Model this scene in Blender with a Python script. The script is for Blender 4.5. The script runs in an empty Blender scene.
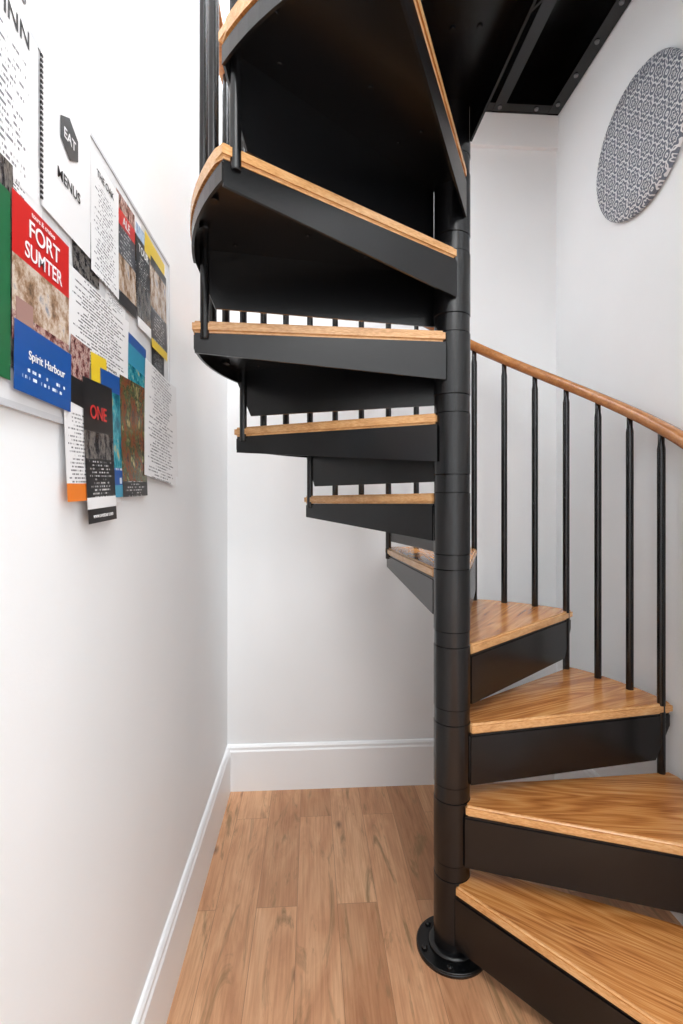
import bpy, bmesh, math, random
from mathutils import Vector, Matrix
random.seed(4)
scene = bpy.context.scene
scene.view_settings.view_transform = 'Standard'
scene.view_settings.look = 'None'
COL = scene.collection

def lin(c):
    c = c/255.0
    return c/12.92 if c <= 0.04045 else ((c+0.055)/1.055)**2.4
def rgb(r, g, b): return (lin(r), lin(g), lin(b), 1.0)

# ------------------------------------------------------------ materials
def newmat(name):
    m = bpy.data.materials.new(name); m.use_nodes = True
    nt = m.node_tree
    return m, nt, nt.nodes['Principled BSDF']
def N(nt, t, **kw):
    n = nt.nodes.new(t)
    for k, v in kw.items():
        if k in n.inputs: n.inputs[k].default_value = v
        else: setattr(n, k, v)
    return n
def M2(nt, op, a, b=None, c=None):
    n = nt.nodes.new('ShaderNodeMath'); n.operation = op
    for i, x in enumerate((a, b, c)):
        if x is None: continue
        if isinstance(x, (int, float)): n.inputs[i].default_value = x
        else: nt.links.new(x, n.inputs[i])
    return n.outputs[0]
def ramp(nt, stops, interp='LINEAR'):
    r = nt.nodes.new('ShaderNodeValToRGB'); r.color_ramp.interpolation = interp
    e = r.color_ramp.elements
    e[0].position, e[0].color = stops[0]
    e[1].position, e[1].color = stops[-1]
    for p, c in stops[1:-1]:
        x = e.new(p); x.color = c
    return r
def plain(name, col, rough=0.5, metal=0.0, bump=0.0, bscale=200):
    m, nt, b = newmat(name)
    b.inputs['Base Color'].default_value = col
    b.inputs['Roughness'].default_value = rough
    b.inputs['Metallic'].default_value = metal
    if bump:
        tc = N(nt, 'ShaderNodeTexCoord'); no = N(nt, 'ShaderNodeTexNoise', Scale=bscale)
        nt.links.new(tc.outputs['Object'], no.inputs['Vector'])
        bp = N(nt, 'ShaderNodeBump', Strength=bump, Distance=0.002)
        nt.links.new(no.outputs['Fac'], bp.inputs['Height']); nt.links.new(bp.outputs['Normal'], b.inputs['Normal'])
    return m

def wall_mat():
    m, nt, b = newmat('painted_wall')
    tc = N(nt, 'ShaderNodeTexCoord'); no = N(nt, 'ShaderNodeTexNoise', Scale=2.2, Detail=3)
    nt.links.new(tc.outputs['Object'], no.inputs['Vector'])
    r = ramp(nt, [(0.3, rgb(236, 239, 241)), (0.7, rgb(241, 243, 245))])
    nt.links.new(no.outputs['Fac'], r.inputs[0]); nt.links.new(r.outputs[0], b.inputs['Base Color'])
    b.inputs['Roughness'].default_value = 0.55
    n2 = N(nt, 'ShaderNodeTexNoise', Scale=180); nt.links.new(tc.outputs['Object'], n2.inputs['Vector'])
    bp = N(nt, 'ShaderNodeBump', Strength=0.08, Distance=0.002)
    nt.links.new(n2.outputs['Fac'], bp.inputs['Height']); nt.links.new(bp.outputs['Normal'], b.inputs['Normal'])
    return m

def oak_mat(name, dark, mid, light, rough=0.27, scl=1.0, amp=0.11):
    m, nt, b = newmat(name); L = nt.links
    tc = N(nt, 'ShaderNodeTexCoord'); oi = N(nt, 'ShaderNodeObjectInfo')
    ad = N(nt, 'ShaderNodeVectorMath', operation='ADD')
    mu = M2(nt, 'MULTIPLY', oi.outputs['Random'], 7.0)
    L.new(tc.outputs['Object'], ad.inputs[0]); L.new(mu, ad.inputs[1])
    mp = N(nt, 'ShaderNodeMapping'); mp.inputs['Scale'].default_value = (0.8*scl, 7*scl, 7*scl)
    L.new(ad.outputs[0], mp.inputs['Vector'])
    n1 = N(nt, 'ShaderNodeTexNoise', Scale=1.5, Detail=1.5, Distortion=0.15)
    L.new(mp.outputs[0], n1.inputs['Vector'])
    s = M2(nt, 'SINE', M2(nt, 'MULTIPLY', n1.outputs['Fac'], 80.0))
    mp2 = N(nt, 'ShaderNodeMapping'); mp2.inputs['Scale'].default_value = (5, 190, 190)
    L.new(ad.outputs[0], mp2.inputs['Vector'])
    n2 = N(nt, 'ShaderNodeTexNoise', Scale=2.0, Detail=4); L.new(mp2.outputs[0], n2.inputs['Vector'])
    mp3 = N(nt, 'ShaderNodeMapping'); mp3.inputs['Scale'].default_value = (1.5, 22, 22)
    L.new(ad.outputs[0], mp3.inputs['Vector'])
    n3 = N(nt, 'ShaderNodeTexNoise', Scale=1.3, Detail=2); L.new(mp3.outputs[0], n3.inputs['Vector'])
    v = M2(nt, 'MULTIPLY_ADD', s, amp, 0.0)
    v = M2(nt, 'MULTIPLY_ADD', n2.outputs['Fac'], 0.8, v)
    v = M2(nt, 'MULTIPLY_ADD', n3.outputs['Fac'], 0.5, v)
    v = M2(nt, 'SUBTRACT', v, 0.15)
    r = ramp(nt, [(0.2, dark), (0.5, mid), (0.8, light)])
    L.new(v, r.inputs[0]); L.new(r.outputs[0], b.inputs['Base Color'])
    b.inputs['Roughness'].default_value = rough
    b.inputs['Coat Weight'].default_value = 0.3; b.inputs['Coat Roughness'].default_value = 0.15
    bp = N(nt, 'ShaderNodeBump', Strength=0.12, Distance=0.001)
    L.new(n2.outputs['Fac'], bp.inputs['Height']); L.new(bp.outputs['Normal'], b.inputs['Normal'])
    return m

def floor_mat():
    m, nt, b = newmat('plank_floor'); L = nt.links
    tc = N(nt, 'ShaderNodeTexCoord')
    mp = N(nt, 'ShaderNodeMapping'); mp.inputs['Rotation'].default_value = (0, 0, math.pi/2)
    mp.inputs['Location'].default_value = (0.35, 0.04, 0)
    L.new(tc.outputs['Object'], mp.inputs['Vector'])
    br = N(nt, 'ShaderNodeTexBrick', offset=0.37, offset_frequency=2)
    br.inputs['Scale'].default_value = 1.0
    br.inputs['Brick Width'].default_value = 1.15; br.inputs['Row Height'].default_value = 0.121
    br.inputs['Mortar Size'].default_value = 0.0008; br.inputs['Mortar Smooth'].default_value = 0.3
    br.inputs['Bias'].default_value = 0.0
    br.inputs['Color1'].default_value = (0, 0, 0, 1); br.inputs['Color2'].default_value = (1, 1, 1, 1)
    br.inputs['Mortar'].default_value = (0.5, 0.5, 0.5, 1)
    L.new(mp.outputs[0], br.inputs['Vector'])
    sc = N(nt, 'ShaderNodeVectorMath', operation='SCALE'); sc.inputs['Scale'].default_value = 9.0
    L.new(br.outputs['Color'], sc.inputs[0])
    ad = N(nt, 'ShaderNodeVectorMath', operation='ADD'); L.new(tc.outputs['Object'], ad.inputs[0]); L.new(sc.outputs[0], ad.inputs[1])
    mg = N(nt, 'ShaderNodeMapping'); mg.inputs['Scale'].default_value = (9, 1.8, 1)
    L.new(ad.outputs[0], mg.inputs['Vector'])
    n1 = N(nt, 'ShaderNodeTexNoise', Scale=1.5, Detail=6, Roughness=0.62, Distortion=1.1); L.new(mg.outputs[0], n1.inputs['Vector'])
    r1 = ramp(nt, [(0.28, rgb(192, 142, 106)), (0.5, rgb(216, 168, 130)), (0.72, rgb(232, 190, 152))])
    L.new(n1.outputs['Fac'], r1.inputs[0])
    r2 = ramp(nt, [(0.0, rgb(218, 202, 188)), (0.35, rgb(244, 234, 226)), (0.7, rgb(250, 243, 236)), (1.0, rgb(255, 255, 252))])
    L.new(br.outputs['Color'], r2.inputs[0])
    mx = N(nt, 'ShaderNodeMix', data_type='RGBA', blend_type='MULTIPLY'); mx.inputs[0].default_value = 1.0
    L.new(r1.outputs[0], mx.inputs[6]); L.new(r2.outputs[0], mx.inputs[7])
    mf = N(nt, 'ShaderNodeMapping'); mf.inputs['Scale'].default_value = (120, 4, 1)
    L.new(ad.outputs[0], mf.inputs['Vector'])
    nf = N(nt, 'ShaderNodeTexNoise', Scale=1.5, Detail=3); L.new(mf.outputs[0], nf.inputs['Vector'])
    rf = ramp(nt, [(0.3, rgb(234, 227, 220)), (0.6, rgb(255, 255, 255))]); L.new(nf.outputs['Fac'], rf.inputs[0])
    mxf = N(nt, 'ShaderNodeMix', data_type='RGBA', blend_type='MULTIPLY'); mxf.inputs[0].default_value = 1.0
    L.new(mx.outputs[2], mxf.inputs[6]); L.new(rf.outputs[0], mxf.inputs[7])
    mk = N(nt, 'ShaderNodeMapping'); mk.inputs['Scale'].default_value = (15, 2.4, 1)
    mk.inputs['Location'].default_value = (3.1, 1.7, 0.4)
    L.new(ad.outputs[0], mk.inputs['Vector'])
    n3 = N(nt, 'ShaderNodeTexNoise', Scale=1.0, Detail=5, Roughness=0.65, Distortion=1.8); L.new(mk.outputs[0], n3.inputs['Vector'])
    r3 = ramp(nt, [(0.56, (0, 0, 0, 1)), (0.68, (0.85, 0.85, 0.85, 1))]); L.new(n3.outputs['Fac'], r3.inputs[0])
    mx2 = N(nt, 'ShaderNodeMix', data_type='RGBA', blend_type='MIX')
    mx2.inputs[7].default_value = rgb(142, 110, 74)
    L.new(r3.outputs[0], mx2.inputs[0]); L.new(mxf.outputs[2], mx2.inputs[6])
    kk = N(nt, 'ShaderNodeMapping'); kk.inputs['Scale'].default_value = (4.2, 2.0, 1)
    L.new(ad.outputs[0], kk.inputs['Vector'])
    vo = N(nt, 'ShaderNodeTexVoronoi', Scale=1.0, voronoi_dimensions='2D'); L.new(kk.outputs[0], vo.inputs['Vector'])
    rk = ramp(nt, [(0.012, (1, 1, 1, 1)), (0.06, (0, 0, 0, 1))]); L.new(vo.outputs['Distance'], rk.inputs[0])
    mxk = N(nt, 'ShaderNodeMix', data_type='RGBA', blend_type='MIX'); mxk.inputs[7].default_value = rgb(98, 68, 46)
    L.new(M2(nt, 'MULTIPLY', rk.outputs[0], 0.75), mxk.inputs[0]); L.new(mx2.outputs[2], mxk.inputs[6])
    mx3 = N(nt, 'ShaderNodeMix', data_type='RGBA', blend_type='MIX'); mx3.inputs[7].default_value = rgb(148, 106, 76)
    L.new(br.outputs['Fac'], mx3.inputs[0]); L.new(mxk.outputs[2], mx3.inputs[6])
    L.new(mx3.outputs[2], b.inputs['Base Color'])
    b.inputs['Roughness'].default_value = 0.4
    return m

def text_mat(name, base, ink, rows=22, cols=9, dens=0.5):
    m, nt, b = newmat(name); L = nt.links
    uv = N(nt, 'ShaderNodeTexCoord'); sp = N(nt, 'ShaderNodeSeparateXYZ'); L.new(uv.outputs['UV'], sp.inputs[0])
    mv = M2(nt, 'MULTIPLY', sp.outputs['Y'], rows)
    fr = M2(nt, 'FRACT', mv); fl = M2(nt, 'FLOOR', mv)
    g1 = M2(nt, 'LESS_THAN', fr, 0.45)
    cb = N(nt, 'ShaderNodeCombineXYZ')
    L.new(M2(nt, 'MULTIPLY', sp.outputs['X'], cols), cb.inputs[0]); L.new(M2(nt, 'MULTIPLY', fl, 7.31), cb.inputs[1])
    no = N(nt, 'ShaderNodeTexNoise', Scale=1.6, Detail=3, Roughness=0.8); L.new(cb.outputs[0], no.inputs['Vector'])
    g2 = M2(nt, 'GREATER_THAN', no.outputs['Fac'], dens)
    ab = M2(nt, 'ABSOLUTE', M2(nt, 'SUBTRACT', sp.outputs['X'], 0.5))
    wn = N(nt, 'ShaderNodeTexWhiteNoise', noise_dimensions='1D'); L.new(fl, wn.inputs['W'])
    wd = M2(nt, 'MULTIPLY_ADD', wn.outputs['Value'], 0.24, 0.18)
    g3 = M2(nt, 'LESS_THAN', ab, wd)
    p2 = M2(nt, 'MULTIPLY', M2(nt, 'MULTIPLY', g1, g2), g3)
    mx = N(nt, 'ShaderNodeMix', data_type='RGBA'); mx.inputs[6].default_value = base; mx.inputs[7].default_value = ink
    L.new(p2, mx.inputs[0]); L.new(mx.outputs[2], b.inputs['Base Color'])
    b.inputs['Roughness'].default_value = 0.4
    return m
def photo_mat(name, cols, scale=5.0):
    m, nt, b = newmat(name); L = nt.links
    uv = N(nt, 'ShaderNodeTexCoord')
    no = N(nt, 'ShaderNodeTexNoise', Scale=scale, Detail=5, Roughness=0.7); L.new(uv.outputs['UV'], no.inputs['Vector'])
    k = len(cols)
    r = ramp(nt, [(0.32+0.36*i/(k-1), c) for i, c in enumerate(cols)])
    L.new(no.outputs['Fac'], r.inputs[0]); L.new(r.outputs[0], b.inputs['Base Color'])
    b.inputs['Roughness'].default_value = 0.22
    return m
def disc_mat():
    m, nt, b = newmat('lattice_pattern'); L = nt.links
    tc = N(nt, 'ShaderNodeTexCoord'); sp = N(nt, 'ShaderNodeSeparateXYZ'); L.new(tc.outputs['Object'], sp.inputs[0])
    S = 1/0.062
    u = M2(nt, 'SUBTRACT', M2(nt, 'FRACT', M2(nt, 'MULTIPLY_ADD', sp.outputs['X'], S, 50.25)), 0.5)
    v = M2(nt, 'SUBTRACT', M2(nt, 'FRACT', M2(nt, 'MULTIPLY_ADD', sp.outputs['Y'], S, 50.25)), 0.5)
    r = M2(nt, 'SQRT', M2(nt, 'ADD', M2(nt, 'MULTIPLY', u, u), M2(nt, 'MULTIPLY', v, v)))
    th = M2(nt, 'ARCTAN2', v, u)
    pet = M2(nt, 'COSINE', M2(nt, 'MULTIPLY', th, 8.0))
    f = M2(nt, 'SINE', M2(nt, 'ADD', M2(nt, 'MULTIPLY', r, 30.0), M2(nt, 'MULTIPLY', pet, 1.3)))
    no = N(nt, 'ShaderNodeTexNoise', Scale=60, Detail=3); L.new(tc.outputs['Object'], no.inputs['Vector'])
    f2 = M2(nt, 'ADD', f, M2(nt, 'MULTIPLY_ADD', no.outputs['Fac'], 1.6, -0.8))
    rr = ramp(nt, [(0.25, rgb(100, 106, 120)), (0.6, rgb(216, 217, 220))])
    L.new(f2, rr.inputs[0]); L.new(rr.outputs[0], b.inputs['Base Color'])
    b.inputs['Roughness'].default_value = 0.5
    bp = N(nt, 'ShaderNodeBump', Strength=0.4, Distance=0.002)
    L.new(f, bp.inputs['Height']); L.new(bp.outputs['Normal'], b.inputs['Normal'])
    return m

WALL = wall_mat()
TRIM = plain('white_trim_paint', rgb(241, 243, 245), 0.35)
CEIL = plain('ceiling_paint', rgb(240, 240, 240), 0.7, bump=0.05)
FLOOR = floor_mat()
STEEL = plain('black_painted_steel', rgb(11, 12, 14), 0.27, 0.0, bump=0.06, bscale=90)
OAK = oak_mat('oak_tread', rgb(140, 80, 36), rgb(196, 128, 66), rgb(222, 164, 102))
OAK_LIT = oak_mat('oak_edge_lit', rgb(182, 128, 74), rgb(216, 164, 108), rgb(234, 192, 140), amp=0.06)  # same oak made paler: brighter light on tread edges painted into the colour
RAIL = oak_mat('oak_handrail', rgb(136, 82, 40), rgb(174, 114, 64), rgb(194, 136, 82), scl=0.6, amp=0.05)
BOLT = plain('bolt_steel', rgb(120, 120, 122), 0.35, 0.8)

# ------------------------------------------------------------ mesh helpers
def obj_from_bm(name, bm, mat, parent=None, smooth=False):
    me = bpy.data.meshes.new(name)
    bmesh.ops.recalc_face_normals(bm, faces=bm.faces)
    bm.to_mesh(me); bm.free()
    for mm in (mat if isinstance(mat, list) else [mat]): me.materials.append(mm)
    if smooth:
        for p in me.polygons: p.use_smooth = True
    o = bpy.data.objects.new(name, me); COL.objects.link(o)
    if parent: o.parent = parent
    return o
def add_box(bm, x0, x1, y0, y1, z0, z1):
    vs = [bm.verts.new(p) for p in [(x0,y0,z0),(x1,y0,z0),(x1,y1,z0),(x0,y1,z0),(x0,y0,z1),(x1,y0,z1),(x1,y1,z1),(x0,y1,z1)]]
    for f in [(3,2,1,0),(4,5,6,7),(0,1,5,4),(1,2,6,5),(2,3,7,6),(3,0,4,7)]:
        bm.faces.new([vs[i] for i in f])
def box(name, x0, x1, y0, y1, z0, z1, mat, parent=None, bevel=0.0):
    bm = bmesh.new(); add_box(bm, x0, x1, y0, y1, z0, z1)
    if bevel: bmesh.ops.bevel(bm, geom=bm.edges[:], offset=bevel, segments=2, affect='EDGES', profile=0.7)
    return obj_from_bm(name, bm, mat, parent)
def add_prism(bm, pts, z0, z1):
    a = [bm.verts.new((x, y, z0)) for x, y in pts]; b = [bm.verts.new((x, y, z1)) for x, y in pts]
    n = len(pts)
    bm.faces.new(a[::-1]); bm.faces.new(b)
    for i in range(n): bm.faces.new([a[i], a[(i+1)%n], b[(i+1)%n], b[i]])
def add_plate(bm, p, q, prof, th):
    d = (Vector(q)-Vector(p)); d.normalize(); n = Vector((-d.y, d.x))*th/2
    A = [bm.verts.new((p[0]+d.x*s+n.x, p[1]+d.y*s+n.y, z)) for s, z in prof]
    B = [bm.verts.new((p[0]+d.x*s-n.x, p[1]+d.y*s-n.y, z)) for s, z in prof]
    k = len(prof)
    bm.faces.new(A); bm.faces.new(B[::-1])
    for i in range(k): bm.faces.new([A[(i+1)%k], A[i], B[i], B[(i+1)%k]])
def add_lathe(bm, cx, cy, prof, seg=32, caps=True):
    rings = []
    for r, z in prof:
        rings.append([bm.verts.new((cx+r*math.cos(2*math.pi*i/seg), cy+r*math.sin(2*math.pi*i/seg), z)) for i in range(seg)])
    for a, b in zip(rings, rings[1:]):
        for i in range(seg):
            f = bm.faces.new([a[i], a[(i+1)%seg], b[(i+1)%seg], b[i]]); f.smooth = True
    if caps:
        bm.faces.new(rings[0][::-1]); bm.faces.new(rings[-1])
def empty(name, loc=(0,0,0)):
    e = bpy.data.objects.new(name, None); e.location = loc; e.empty_display_size = 0.1
    COL.objects.link(e); return e

# ------------------------------------------------------------ room
XL, XR, YB = -0.35, 1.08, 2.125
YF = -3.2
box('floor', XL-0.1, XR+0.1, YF, YB+0.1, -0.1, 0.0, FLOOR)
box('wall_left', XL-0.1, XL, YF, YB+0.1, 0, 5.3, WALL)
box('wall_back', XL, XR, YB, YB+0.1, 0, 5.3, WALL)
box('wall_right', XR, XR+0.1, -1.2, YB+0.1, 0, 5.3, WALL)
box('ceiling', XL, XR, YF, 0.45, 2.9, 3.1, CEIL)
box('ceiling_upper', XL-0.1, XR+0.1, YF, YB+0.1, 5.3, 5.4, CEIL)
def baseboard(name, mat, p0, p1, inward):
    prof = [(0,0),(0.015,0),(0.015,0.165),(0.011,0.172),(0.011,0.182),(0.006,0.19),(0,0.192)]
    bm = bmesh.new()
    A = [bm.verts.new((p0[0]+inward[0]*s, p0[1]+inward[1]*s, z)) for s, z in prof]
    B = [bm.verts.new((p1[0]+inward[0]*s, p1[1]+inward[1]*s, z)) for s, z in prof]
    k = len(prof); bm.faces.new(A); bm.faces.new(B[::-1])
    for i in range(k): bm.faces.new([A[i], A[(i+1)%k], B[(i+1)%k], B[i]])
    return obj_from_bm(name, bm, mat)
baseboard('baseboard_left', TRIM, (XL, YF), (XL, YB), (1, 0))
baseboard('baseboard_back', TRIM, (XL, YB), (XR, YB), (0, -1))
baseboard('baseboard_right', TRIM, (XR, -1.2), (XR, YB), (-1, 0))
box('trim_1', XL, XR, YB-0.02, YB, 2.76, 3.1, TRIM, bevel=0.003)

# ------------------------------------------------------------ spiral staircase
PX, PY = 0.386, 1.338
YAW = math.radians(3.57)
RT, RB = 0.685, 0.655
def tz(i): return 0.2065*i if i <= 6 else 1.239 + 0.2145*(i-6)
stair = empty('spiral_staircase', (PX, PY, 0))
def W(deg): return math.radians(deg) - YAW
HALF = math.radians(15.6)
def tread_outline(R, rin, half):
    pts = []
    a0 = -half - math.radians(41)
    pts.append((rin*math.cos(a0), rin*math.sin(a0)))
    n = 12
    for k in range(n+1):
        a = -half + 2*half*k/n
        pts.append((R*math.cos(a), R*math.sin(a)))
    a1 = half + math.radians(50)
    pts.append((rin*math.cos(a1), rin*math.sin(a1)))
    return pts
TW = 0.029
for i in range(1, 15):
    z = tz(i)
    back = 40.3 + 30*(i-3)
    mid = W(back) - HALF
    bm = bmesh.new()
    add_prism(bm, tread_outline(RT, 0.056, HALF), -TW, 0)
    bmesh.ops.bevel(bm, geom=[e for e in bm.edges if abs(e.verts[0].co.z-e.verts[1].co.z) < 1e-6], offset=0.006, segments=3, affect='EDGES')
    bmesh.ops.recalc_face_normals(bm, faces=bm.faces)
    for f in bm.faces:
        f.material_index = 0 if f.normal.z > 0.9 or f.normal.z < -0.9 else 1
    o = obj_from_bm('tread_%d' % i, bm, [OAK, OAK_LIT], stair)
    o.location = (0, 0, z); o.rotation_euler = (0, 0, mid)
    bm = bmesh.new()
    R2 = RT - 0.006; h2 = HALF - math.radians(0.6)
    ol = tread_outline(R2, 0.052, h2)
    add_prism(bm, ol, -TW-0.006, -TW-0.0005)
    zt = -TW-0.006
    fd = 0.128 if i < 6 else (0.145 if i < 10 else 0.172)
    p, q = ol[0], ol[1]; Ln = (Vector(q)-Vector(p)).length
    add_plate(bm, p, q, [(0, zt), (Ln, zt), (Ln, zt-0.03), (Ln-0.05, zt-fd), (0, zt-fd)], 0.006)
    p, q = ol[-1], ol[-2]; Ln = (Vector(q)-Vector(p)).length
    add_plate(bm, p, q, [(0, zt), (Ln, zt), (Ln, zt-0.045), (0, zt-0.095)], 0.006)
    for k in range(1, 13):
        l2 = (Vector(ol[k+1])-Vector(ol[k])).length
        add_plate(bm, ol[k], ol[k+1], [(0, zt), (l2, zt), (l2, zt-0.035), (0, zt-0.035)], 0.006)
    o = obj_from_bm('tread_tray_%d' % i, bm, STEEL, stair)
    o.location = (0, 0, z); o.rotation_euler = (0, 0, mid)
    bm = bmesh.new()
    for rr, aa in [(0.25, 0.12), (0.25, -0.12), (0.58, 0.2), (0.58, -0.2), (0.42, 0)]:
        add_lathe(bm, rr*math.cos(aa), rr*math.sin(aa), [(0.006, zt-0.004), (0.007, zt+0.001)], 10)
    o = obj_from_bm('tray_screws_%d' % i, bm, STEEL, stair)
    o.location = (0, 0, z); o.rotation_euler = (0, 0, mid)

# pole: tube sleeves, tread hubs a hair wider than the spacers
bm = bmesh.new()
add_lathe(bm, 0, 0, [(0.0455, 0.0), (0.0455, 4.1)], 64, caps=False)
prev = 0.0
for i in range(1, 15):
    z = tz(i); lo = z-0.165
    for (r0, a, b) in ((0.0478, prev, lo), (0.0492, max(lo, prev), z+0.001)):
        if b-a < 0.01: continue
        add_lathe(bm, 0, 0, [(r0, a+0.0012), (r0, b-0.0012)], 64, caps=False)
        add_lathe(bm, 0, 0, [(r0, b-0.0012), (r0-0.0012, b-0.0003), (0.0455, b-0.0003)], 64, caps=False)
        add_lathe(bm, 0, 0, [(0.0455, a+0.0003), (r0-0.0012, a+0.0003), (r0, a+0.0012)], 64, caps=False)
    prev = z+0.001
add_lathe(bm, 0, 0, [(0.0478, prev), (0.0478, 4.1)], 64, caps=False)
add_lathe(bm, 0, 0, [(0.0478, 4.1), (0.04, 4.12), (0.02, 4.135), (0.002, 4.14)], 64)
obj_from_bm('center_pole', bm, STEEL, stair)
bm = bmesh.new()
add_lathe(bm, 0, 0, [(0.096, 0.0), (0.096, 0.009)], 56)
add_lathe(bm, 0, 0, [(0.096, 0.009), (0.093, 0.012)], 56)
add_lathe(bm, 0, 0, [(0.064, 0.012), (0.063, 0.017), (0.058, 0.020), (0.052, 0.022)], 48)
for k in range(6):
    a = math.radians(10+60*k)
    add_lathe(bm, 0.080*math.cos(a), 0.080*math.sin(a), [(0.008, 0.011), (0.008, 0.017), (0.005, 0.019)], 6)
obj_from_bm('base_plate', bm, STEEL, stair)

def rail_z(deg): return 1.437 + 0.1985*(deg-10)/30
A0, A1 = -52, 372
bm = bmesh.new()
prev = None; n = 170
prof = []
for k in range(12):
    t = 2*math.pi*k/12
    cx, sx = math.cos(t), math.sin(t)
    prof.append((0.023*math.copysign(abs(cx)**0.75, cx), 0.021*math.copysign(abs(sx)**0.75, sx)))
for k in range(n+1):
    d = A0 + (A1-A0)*k/n
    a = W(d)
    ring = [bm.verts.new(((RB+u)*math.cos(a), (RB+u)*math.sin(a), rail_z(d)+v)) for u, v in prof]
    if prev:
        for j in range(12):
            f = bm.faces.new([prev[j], prev[(j+1)%12], ring[(j+1)%12], ring[j]]); f.smooth = True
    else: bm.faces.new(ring)
    prev = ring
bm.faces.new(prev)
obj_from_bm('handrail', bm, RAIL, stair)
def baluster(bm, deg, z0):
    a = W(deg); zt_ = rail_z(deg)-0.014
    add_lathe(bm, RB*math.cos(a), RB*math.sin(a),
        [(0.0108, z0), (0.0113, z0+0.003), (0.0113, zt_-0.05), (0.0098, zt_-0.04), (0.009, zt_-0.035), (0.009, zt_)], 16)
bm = bmesh.new()
baluster(bm, -50, 0.0)
for i in range(1, 15):
    f = 9.9 + 30*(i-3)
    if i > 1: baluster(bm, f, tz(i-1)-0.045)
    baluster(bm, f+10, tz(i)-0.045)
    baluster(bm, f+20, tz(i)-0.045)
obj_from_bm('balusters', bm, STEEL, stair)

# landing
lx0, lx1, ly0, ly1 = 0.0, XR-PX-0.004, 0.03, YB-PY-0.022
zb, ztop = 2.90, 3.11
bm = bmesh.new()
add_box(bm, lx0, lx1, ly0, ly1, ztop-0.008, ztop)
for (a, b, c, d) in [(lx1-0.008, lx1, ly0, ly1), (lx0, lx0+0.008, ly0, ly1), (0.394, 0.402, ly0, ly1)]:
    add_box(bm, a, b, c, d, zb, ztop-0.008)
for (c, d) in [(ly1-0.008, ly1), (ly0, ly0+0.008)]:
    add_box(bm, lx0, lx1, c, d, zb, ztop-0.008)
add_box(bm, lx1-0.05, lx1-0.008, ly0, ly1, zb, zb+0.007)
add_box(bm, 0.402, 0.44, ly0, ly1, zb, zb+0.007)
add_box(bm, lx0, lx1-0.05, ly1-0.05, ly1-0.008, zb+0.001, zb+0.008)
add_box(bm, lx0, lx1-0.05, ly0+0.008, ly0+0.05, zb+0.001, zb+0.008)
obj_from_bm('landing_frame', bm, STEEL, stair)
box('landing_deck', lx0, lx1, ly0, ly1, ztop+0.0005, ztop+0.03, OAK, stair)
bm = bmesh.new()
for k in range(5):
    y = ly0+0.1+k*(ly1-ly0-0.16)/4
    add_lathe(bm, lx1-0.03, y, [(0.008, zb-0.006), (0.009, zb+0.001)], 8)
for k in range(4):
    add_lathe(bm, 0.1+k*0.16, ly1-0.03, [(0.008, zb-0.005), (0.009, zb+0.002)], 8)
obj_from_bm('landing_bolts', bm, BOLT, stair)

# ------------------------------------------------------------ round wall ornament
bm = bmesh.new()
add_lathe(bm, 0, 0, [(0.222, 0.0), (0.229, 0.006), (0.229, 0.014), (0.223, 0.020), (0.16, 0.018), (0.02, 0.016)], 72)
o = obj_from_bm('round_wall_art', bm, disc_mat())
o.rotation_euler = (0, -math.pi/2, 0); o.location = (XR, 1.56, 2.39)

# ------------------------------------------------------------ bulletin board with menus and brochures
BX = XL + 0.001
board = empty('bulletin_board', (BX, 0.75, 1.55))
def add_b(o):
    o.parent = board; o.matrix_parent_inverse = Matrix.Translation((-BX, -0.75, -1.55))
BOARD = plain('white_board', rgb(226, 227, 229), 0.25)
EDGE = plain('board_edge', rgb(196, 198, 202), 0.3)
add_b(box('board_panel', BX, BX+0.004, 0.30, 1.236, 1.328, 1.79, BOARD))
add_b(box('board_lower_ledge', BX, BX+0.0055, 0.30, 1.238, 1.322, 1.330, EDGE))
add_b(box('board_upper_edge', BX, BX+0.0055, 0.30, 1.238, 1.788, 1.794, EDGE))
add_b(box('board_end', BX, BX+0.0055, 1.233, 1.239, 1.322, 1.794, EDGE))
def paper(name, y0, y1, z0, z1, bands, off=0.0, rot=0.0, curl=0.0):
    off = 0.0050 + off*0.5
    me = bpy.data.meshes.new(name); bm = bmesh.new(); uvl = bm.loops.layers.uv.new('UV')
    cy, cz = (y0+y1)/2, (z0+z1)/2; w, h = y1-y0, z1-z0
    mats = []
    for v0, v1, mt in bands:
        if mt not in mats: mats.append(mt)
        st = 4
        for s in range(st):
            va = v0+(v1-v0)*s/st; vb = v0+(v1-v0)*(s+1)/st
            vs = []
            for u, v in [(0, va), (1, va), (1, vb), (0, vb)]:
                y = (u-0.5)*w; z = (v-0.5)*h
                x = curl*((1-v)**2)
                yr = y*math.cos(rot)-z*math.sin(rot); zr = y*math.sin(rot)+z*math.cos(rot)
                vs.append(bm.verts.new((x, yr, zr)))
            f = bm.faces.new(vs); f.material_index = mats.index(mt)
            for lp, (u, v) in zip(f.loops, [(0, va), (1, va), (1, vb), (0, vb)]):
                lp[uvl].uv = (u, v)
    bmesh.ops.remove_doubles(bm, verts=bm.verts, dist=1e-6)
    bm.to_mesh(me); bm.free()
    for mt in mats: me.materials.append(mt)
    o = bpy.data.objects.new(name, me); COL.objects.link(o)
    o.location = (BX+off, cy, cz)
    add_b(o); return off
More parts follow.
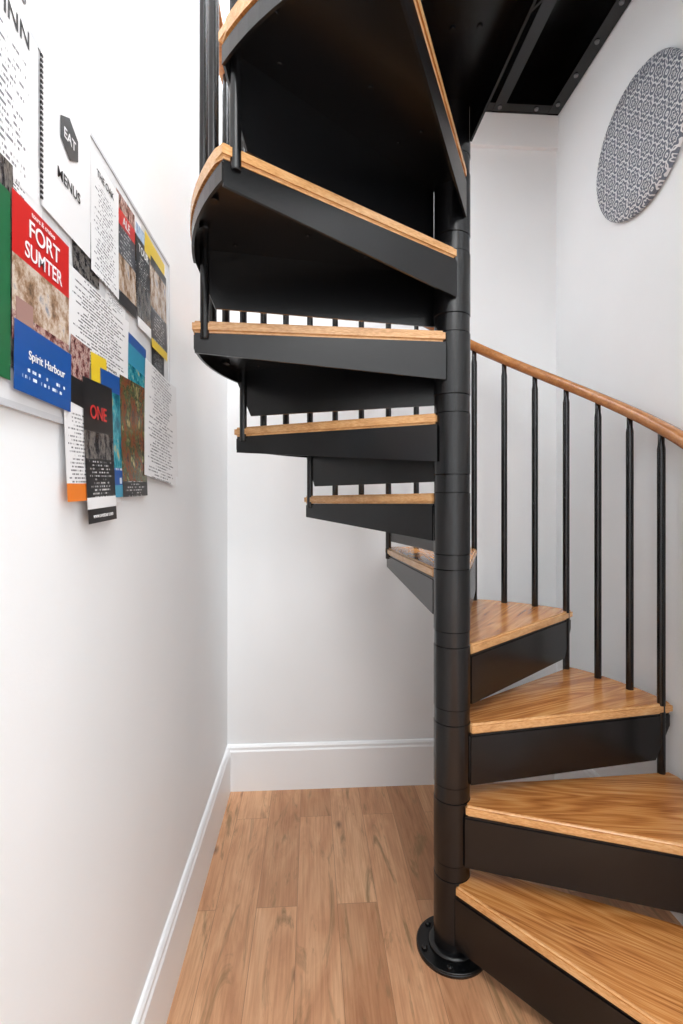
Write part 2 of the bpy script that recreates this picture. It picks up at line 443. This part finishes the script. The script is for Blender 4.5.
def text(name, s, y, z, size, mat, off, align='CENTER', rot=0.0, sx=1.0):
    cu = bpy.data.curves.new(name, 'FONT'); cu.body = s; cu.size = size; cu.align_x = align; cu.extrude = 0.0001
    cu.offset = size*0.012
    cu.materials.append(mat)
    o = bpy.data.objects.new(name, cu); COL.objects.link(o)
    M = Matrix(((0, 0, 1), (1, 0, 0), (0, 1, 0))).to_4x4()
    o.matrix_world = Matrix.Translation((BX+off+0.0006, y, z)) @ M @ Matrix.Rotation(rot, 4, 'Z') @ Matrix.Diagonal((sx, 1, 1, 1))
    o.parent = board; o.matrix_parent_inverse = Matrix.Translation((-BX, -0.75, -1.55))
WH = plain('paper_white', rgb(230, 230, 231), 0.4)
INK = plain('ink_black', rgb(25, 25, 28), 0.5)
GREY = plain('ink_grey', rgb(90, 90, 95), 0.5)
RED = plain('print_red', rgb(196, 40, 38), 0.3)
BLUE = plain('print_blue', rgb(24, 78, 150), 0.3)
LBLUE = plain('print_teal', rgb(50, 140, 170), 0.3)
GREEN = plain('print_green', rgb(34, 100, 62), 0.35)
ORANGE = plain('print_orange', rgb(222, 120, 34), 0.35)
YEL = plain('print_yellow', rgb(226, 194, 44), 0.35)
BLK = plain('print_black', rgb(26, 26, 28), 0.3)
T1 = text_mat('menu_print', rgb(230, 230, 231), rgb(105, 105, 110), 34, 16, 0.5)
T2 = text_mat('menu_print_dense', rgb(226, 226, 227), rgb(75, 75, 80), 22, 22, 0.46)
T3 = text_mat('notice_print', rgb(228, 228, 229), rgb(95, 95, 100), 36, 20, 0.48)
T4 = text_mat('map_print', rgb(62, 64, 70), rgb(200, 200, 200), 30, 14, 0.52)
T5 = text_mat('blue_print', rgb(24, 78, 150), rgb(220, 230, 240), 9, 9, 0.55)
T6 = text_mat('flyer_print', rgb(228, 228, 229), rgb(85, 85, 92), 34, 13, 0.5)
T7 = text_mat('dark_card_print', rgb(28, 28, 30), rgb(200, 200, 200), 40, 10, 0.53)
P1 = photo_mat('print_harbour', [rgb(70, 60, 50), rgb(150, 120, 95), rgb(205, 190, 175), rgb(110, 120, 140)], 4)
P2 = photo_mat('print_reef', [rgb(10, 60, 80), rgb(20, 110, 130), rgb(70, 160, 170), rgb(200, 170, 90)], 4)
P3 = photo_mat('print_garden', [rgb(60, 45, 32), rgb(120, 66, 45), rgb(60, 85, 50), rgb(190, 160, 120)], 5)
P4 = photo_mat('print_crowd', [rgb(40, 30, 32), rgb(110, 60, 60), rgb(190, 160, 150), rgb(60, 60, 75)], 7)
P5 = photo_mat('print_night', [rgb(20, 20, 24), rgb(50, 50, 55), rgb(120, 115, 110), rgb(30, 30, 34)], 6)
P6 = photo_mat('print_sky', [rgb(90, 140, 200), rgb(190, 210, 230), rgb(70, 110, 160)], 3)

a = paper('menu_sheet_1', 0.44, 0.650, 1.588, 1.86, [(0, 0.60, T1), (0.60, 1, WH)], 0.0008)
text('heading_1', "WARD'S", 0.565, 1.812, 0.032, GREY, a); text('heading_1b', 'INN', 0.605, 1.765, 0.030, INK, a)
paper('menu_sheet_3', 0.50, 0.66, 1.50, 1.64, [(0, 1, T6)], 0.0003, rot=-0.05)
a = paper('menu_booklet', 0.655, 0.797, 1.592, 1.79, [(0, 1, WH)], 0.004)
text('heading_2', 'MENUS', 0.728, 1.655, 0.021, INK, a)
bm = bmesh.new()
vs = [bm.verts.new((0, 0.030*math.cos(math.radians(30+60*k)), 0.030*math.sin(math.radians(30+60*k)))) for k in range(6)]
bm.faces.new(vs)
o = obj_from_bm('booklet_emblem', bm, BLK); o.location = (BX+a+0.0009, 0.728, 1.728); add_b(o)
text('emblem_text', 'EAT', 0.728, 1.721, 0.02, WH, a+0.0008)
bm = bmesh.new()
for k in range(28):
    z = 1.60+k*0.0067
    add_box(bm, BX+a-0.001, BX+a+0.0012, 0.654, 0.658, z, z+0.003)
add_b(obj_from_bm('booklet_binding', bm, BLK))
a = paper('menu_sheet_2', 0.798, 0.91, 1.575, 1.765, [(0, 0.80, T6), (0.80, 1, WH)], 0.0032, curl=0.002, rot=-0.02)
text('heading_3', 'THE OAK', 0.854, 1.738, 0.016, INK, a)
paper('under_sheet_1', 0.74, 0.83, 1.555, 1.65, [(0, 1, P5)], 0.0006, rot=0.08)
paper('under_sheet_2', 0.86, 0.95, 1.545, 1.66, [(0, 1, T6)], 0.0006, rot=-0.06)
a = paper('brochure_1', 0.905, 0.998, 1.572, 1.772, [(0, 0.12, BLK), (0.12, 0.45, P1), (0.45, 0.72, T4), (0.72, 0.86, RED), (0.86, 1, P4)], 0.0018, curl=0.002, rot=0.03)
text('b1_title', 'ALE', 0.95, 1.722, 0.022, WH, a)
paper('brochure_1b', 0.96, 1.03, 1.60, 1.78, [(0, 0.5, T7), (0.5, 0.8, P3), (0.8, 1, WH)], 0.0010, rot=-0.05)
a = paper('brochure_2', 1.002, 1.085, 1.562, 1.768, [(0, 0.1, WH), (0.1, 0.45, P5), (0.45, 0.72, T7), (0.72, 0.88, BLK), (0.88, 1, P6)], 0.0024, curl=0.003, rot=0.02)
text('b2_title', 'TOUR', 1.044, 1.716, 0.022, WH, a)
a = paper('brochure_3', 1.09, 1.205, 1.548, 1.745, [(0, 0.1, YEL), (0.1, 0.45, T4), (0.45, 0.9, P1), (0.9, 1, BLK)], 0.003, curl=0.003)
paper('brochure_4', 1.05, 1.19, 1.62, 1.775, [(0, 0.72, P1), (0.72, 1, YEL)], 0.0026, rot=-0.05)
paper('brochure_5', 1.10, 1.19, 1.50, 1.60, [(0, 1, T7)], 0.0012, rot=0.05)
paper('guide_book', 0.50, 0.590, 1.352, 1.566, [(0, 1, GREEN)], 0.004)
paper('guide_leaf', 0.56, 0.60, 1.37, 1.60, [(0, 1, P5)], 0.003, rot=0.04)
a = paper('harbour_brochure', 0.590, 0.724, 1.400, 1.573, [(0, 0.20, P4), (0.20, 0.58, P1), (0.58, 1, RED)], 0.0075)
text('brochure_title', 'FORT', 0.660, 1.535, 0.030, WH, a); text('brochure_title_b', 'SUMTER', 0.659, 1.508, 0.027, WH, a, sx=0.9)
text('brochure_title_c', 'tours & cruises', 0.657, 1.562, 0.009, WH, a)
bm = bmesh.new(); add_box(bm, BX+a+0.0003, BX+a+0.0008, 0.597, 0.632, 1.425, 1.452)
add_b(obj_from_bm('flag_photo', bm, P4))
a = paper('ferry_card', 0.592, 0.728, 1.342, 1.424, [(0, 0.18, BLUE), (0.18, 0.42, T5), (0.42, 1, BLUE)], 0.0095, rot=-0.02)
text('card_title', 'Spirit Harbour', 0.665, 1.385, 0.015, WH, a, rot=-0.02)
a = paper('notice_sheet', 0.716, 0.96, 1.44, 1.552, [(0, 1, T2)], 0.0045)
paper('notice_sheet_b', 0.728, 0.96, 1.425, 1.535, [(0, 1, T2)], 0.0038, rot=-0.04)
paper('small_card', 0.955, 1.055, 1.435, 1.532, [(0, 0.4, P2), (0.4, 0.8, LBLUE), (0.8, 1, BLUE)], 0.0055, rot=-0.04)
paper('small_card_b', 0.90, 0.96, 1.36, 1.45, [(0, 0.5, T6), (0.5, 1, WH)], 0.005)
paper('flyer_1', 0.712, 0.80, 1.215, 1.40, [(0, 0.14, ORANGE), (0.14, 0.7, T6), (0.7, 1, WH)], 0.006, curl=0.003, rot=0.04)
paper('flyer_2', 0.728, 0.79, 1.355, 1.452, [(0, 0.4, BLK), (0.4, 1, P4)], 0.0068, rot=-0.05)
paper('flyer_3', 0.80, 0.86, 1.30, 1.45, [(0, 0.5, P6), (0.5, 1, YEL)], 0.0058, rot=0.06)
paper('flyer_4', 0.855, 0.915, 1.21, 1.40, [(0, 0.3, WH), (0.3, 0.7, P6), (0.7, 1, RED)], 0.0055, rot=0.10)
paper('flyer_5', 0.97, 1.03, 1.24, 1.42, [(0, 0.5, P5), (0.5, 1, ORANGE)], 0.0060, rot=0.09)
paper('reef_brochure', 0.835, 0.950, 1.222, 1.435, [(0, 0.1, LBLUE), (0.1, 0.24, T5), (0.24, 0.85, P2), (0.85, 1, BLUE)], 0.0065, rot=0.05, curl=0.003)
a = paper('night_tour_brochure', 0.770, 0.880, 1.182, 1.405, [(0, 0.10, BLK), (0.10, 0.18, WH), (0.18, 0.45, T7), (0.45, 0.64, P5), (0.64, 1, BLK)], 0.009, rot=0.05, curl=0.004)
text('tour_title', 'ONE', 0.818, 1.345, 0.030, RED, a+0.0010, rot=0.05)
text('tour_foot', 'www.onetour.com', 0.832, 1.190, 0.010, WH, a+0.0032, rot=0.05)
paper('garden_brochure', 0.915, 1.05, 1.225, 1.445, [(0, 0.13, T7), (0.13, 1, P3)], 0.0075, rot=0.04, curl=0.003)
paper('printed_schedule', 1.04, 1.275, 1.262, 1.505, [(0, 1, T3)], 0.0085, rot=-0.06, curl=0.003)
paper('printed_schedule_b', 1.07, 1.29, 1.275, 1.50, [(0, 1, T3)], 0.0075, rot=0.04, curl=0.003)

# ------------------------------------------------------------ lights
w = bpy.data.worlds.new('world'); scene.world = w; w.use_nodes = True
w.node_tree.nodes['Background'].inputs[0].default_value = (0.965, 0.985, 1.0, 1)
w.node_tree.nodes['Background'].inputs[1].default_value = 2.25
def area(name, loc, rot, sx, sy, e, col=(1, 1, 1)):
    l = bpy.data.lights.new(name, 'AREA'); l.shape = 'RECTANGLE'; l.size = sx; l.size_y = sy; l.energy = e; l.color = col
    o = bpy.data.objects.new(name, l); o.location = loc; o.rotation_euler = rot; COL.objects.link(o)
area('stairwell_fill_light', (0.35, 1.0, 5.25), (0, 0, 0), 1.2, 1.6, 235, (0.97, 0.99, 1))  # added area lamp standing in for daylight from the upper floor
area('hall_fill_light', (0.4, -0.9, 2.88), (0, 0, 0), 1.0, 1.4, 36, (0.98, 0.995, 1))  # added soft fill behind the camera, not a known fixture

# ------------------------------------------------------------ camera
cam = bpy.data.cameras.new('camera'); co = bpy.data.objects.new('camera', cam); COL.objects.link(co)
cam.sensor_fit = 'VERTICAL'; cam.sensor_height = 36.0; cam.lens = 497/1024*36
cam.shift_y = -9/1024
cam.clip_start = 0.02
co.location = (0, 0, 1.212); co.rotation_euler = (math.pi/2, 0, -YAW)
scene.camera = co
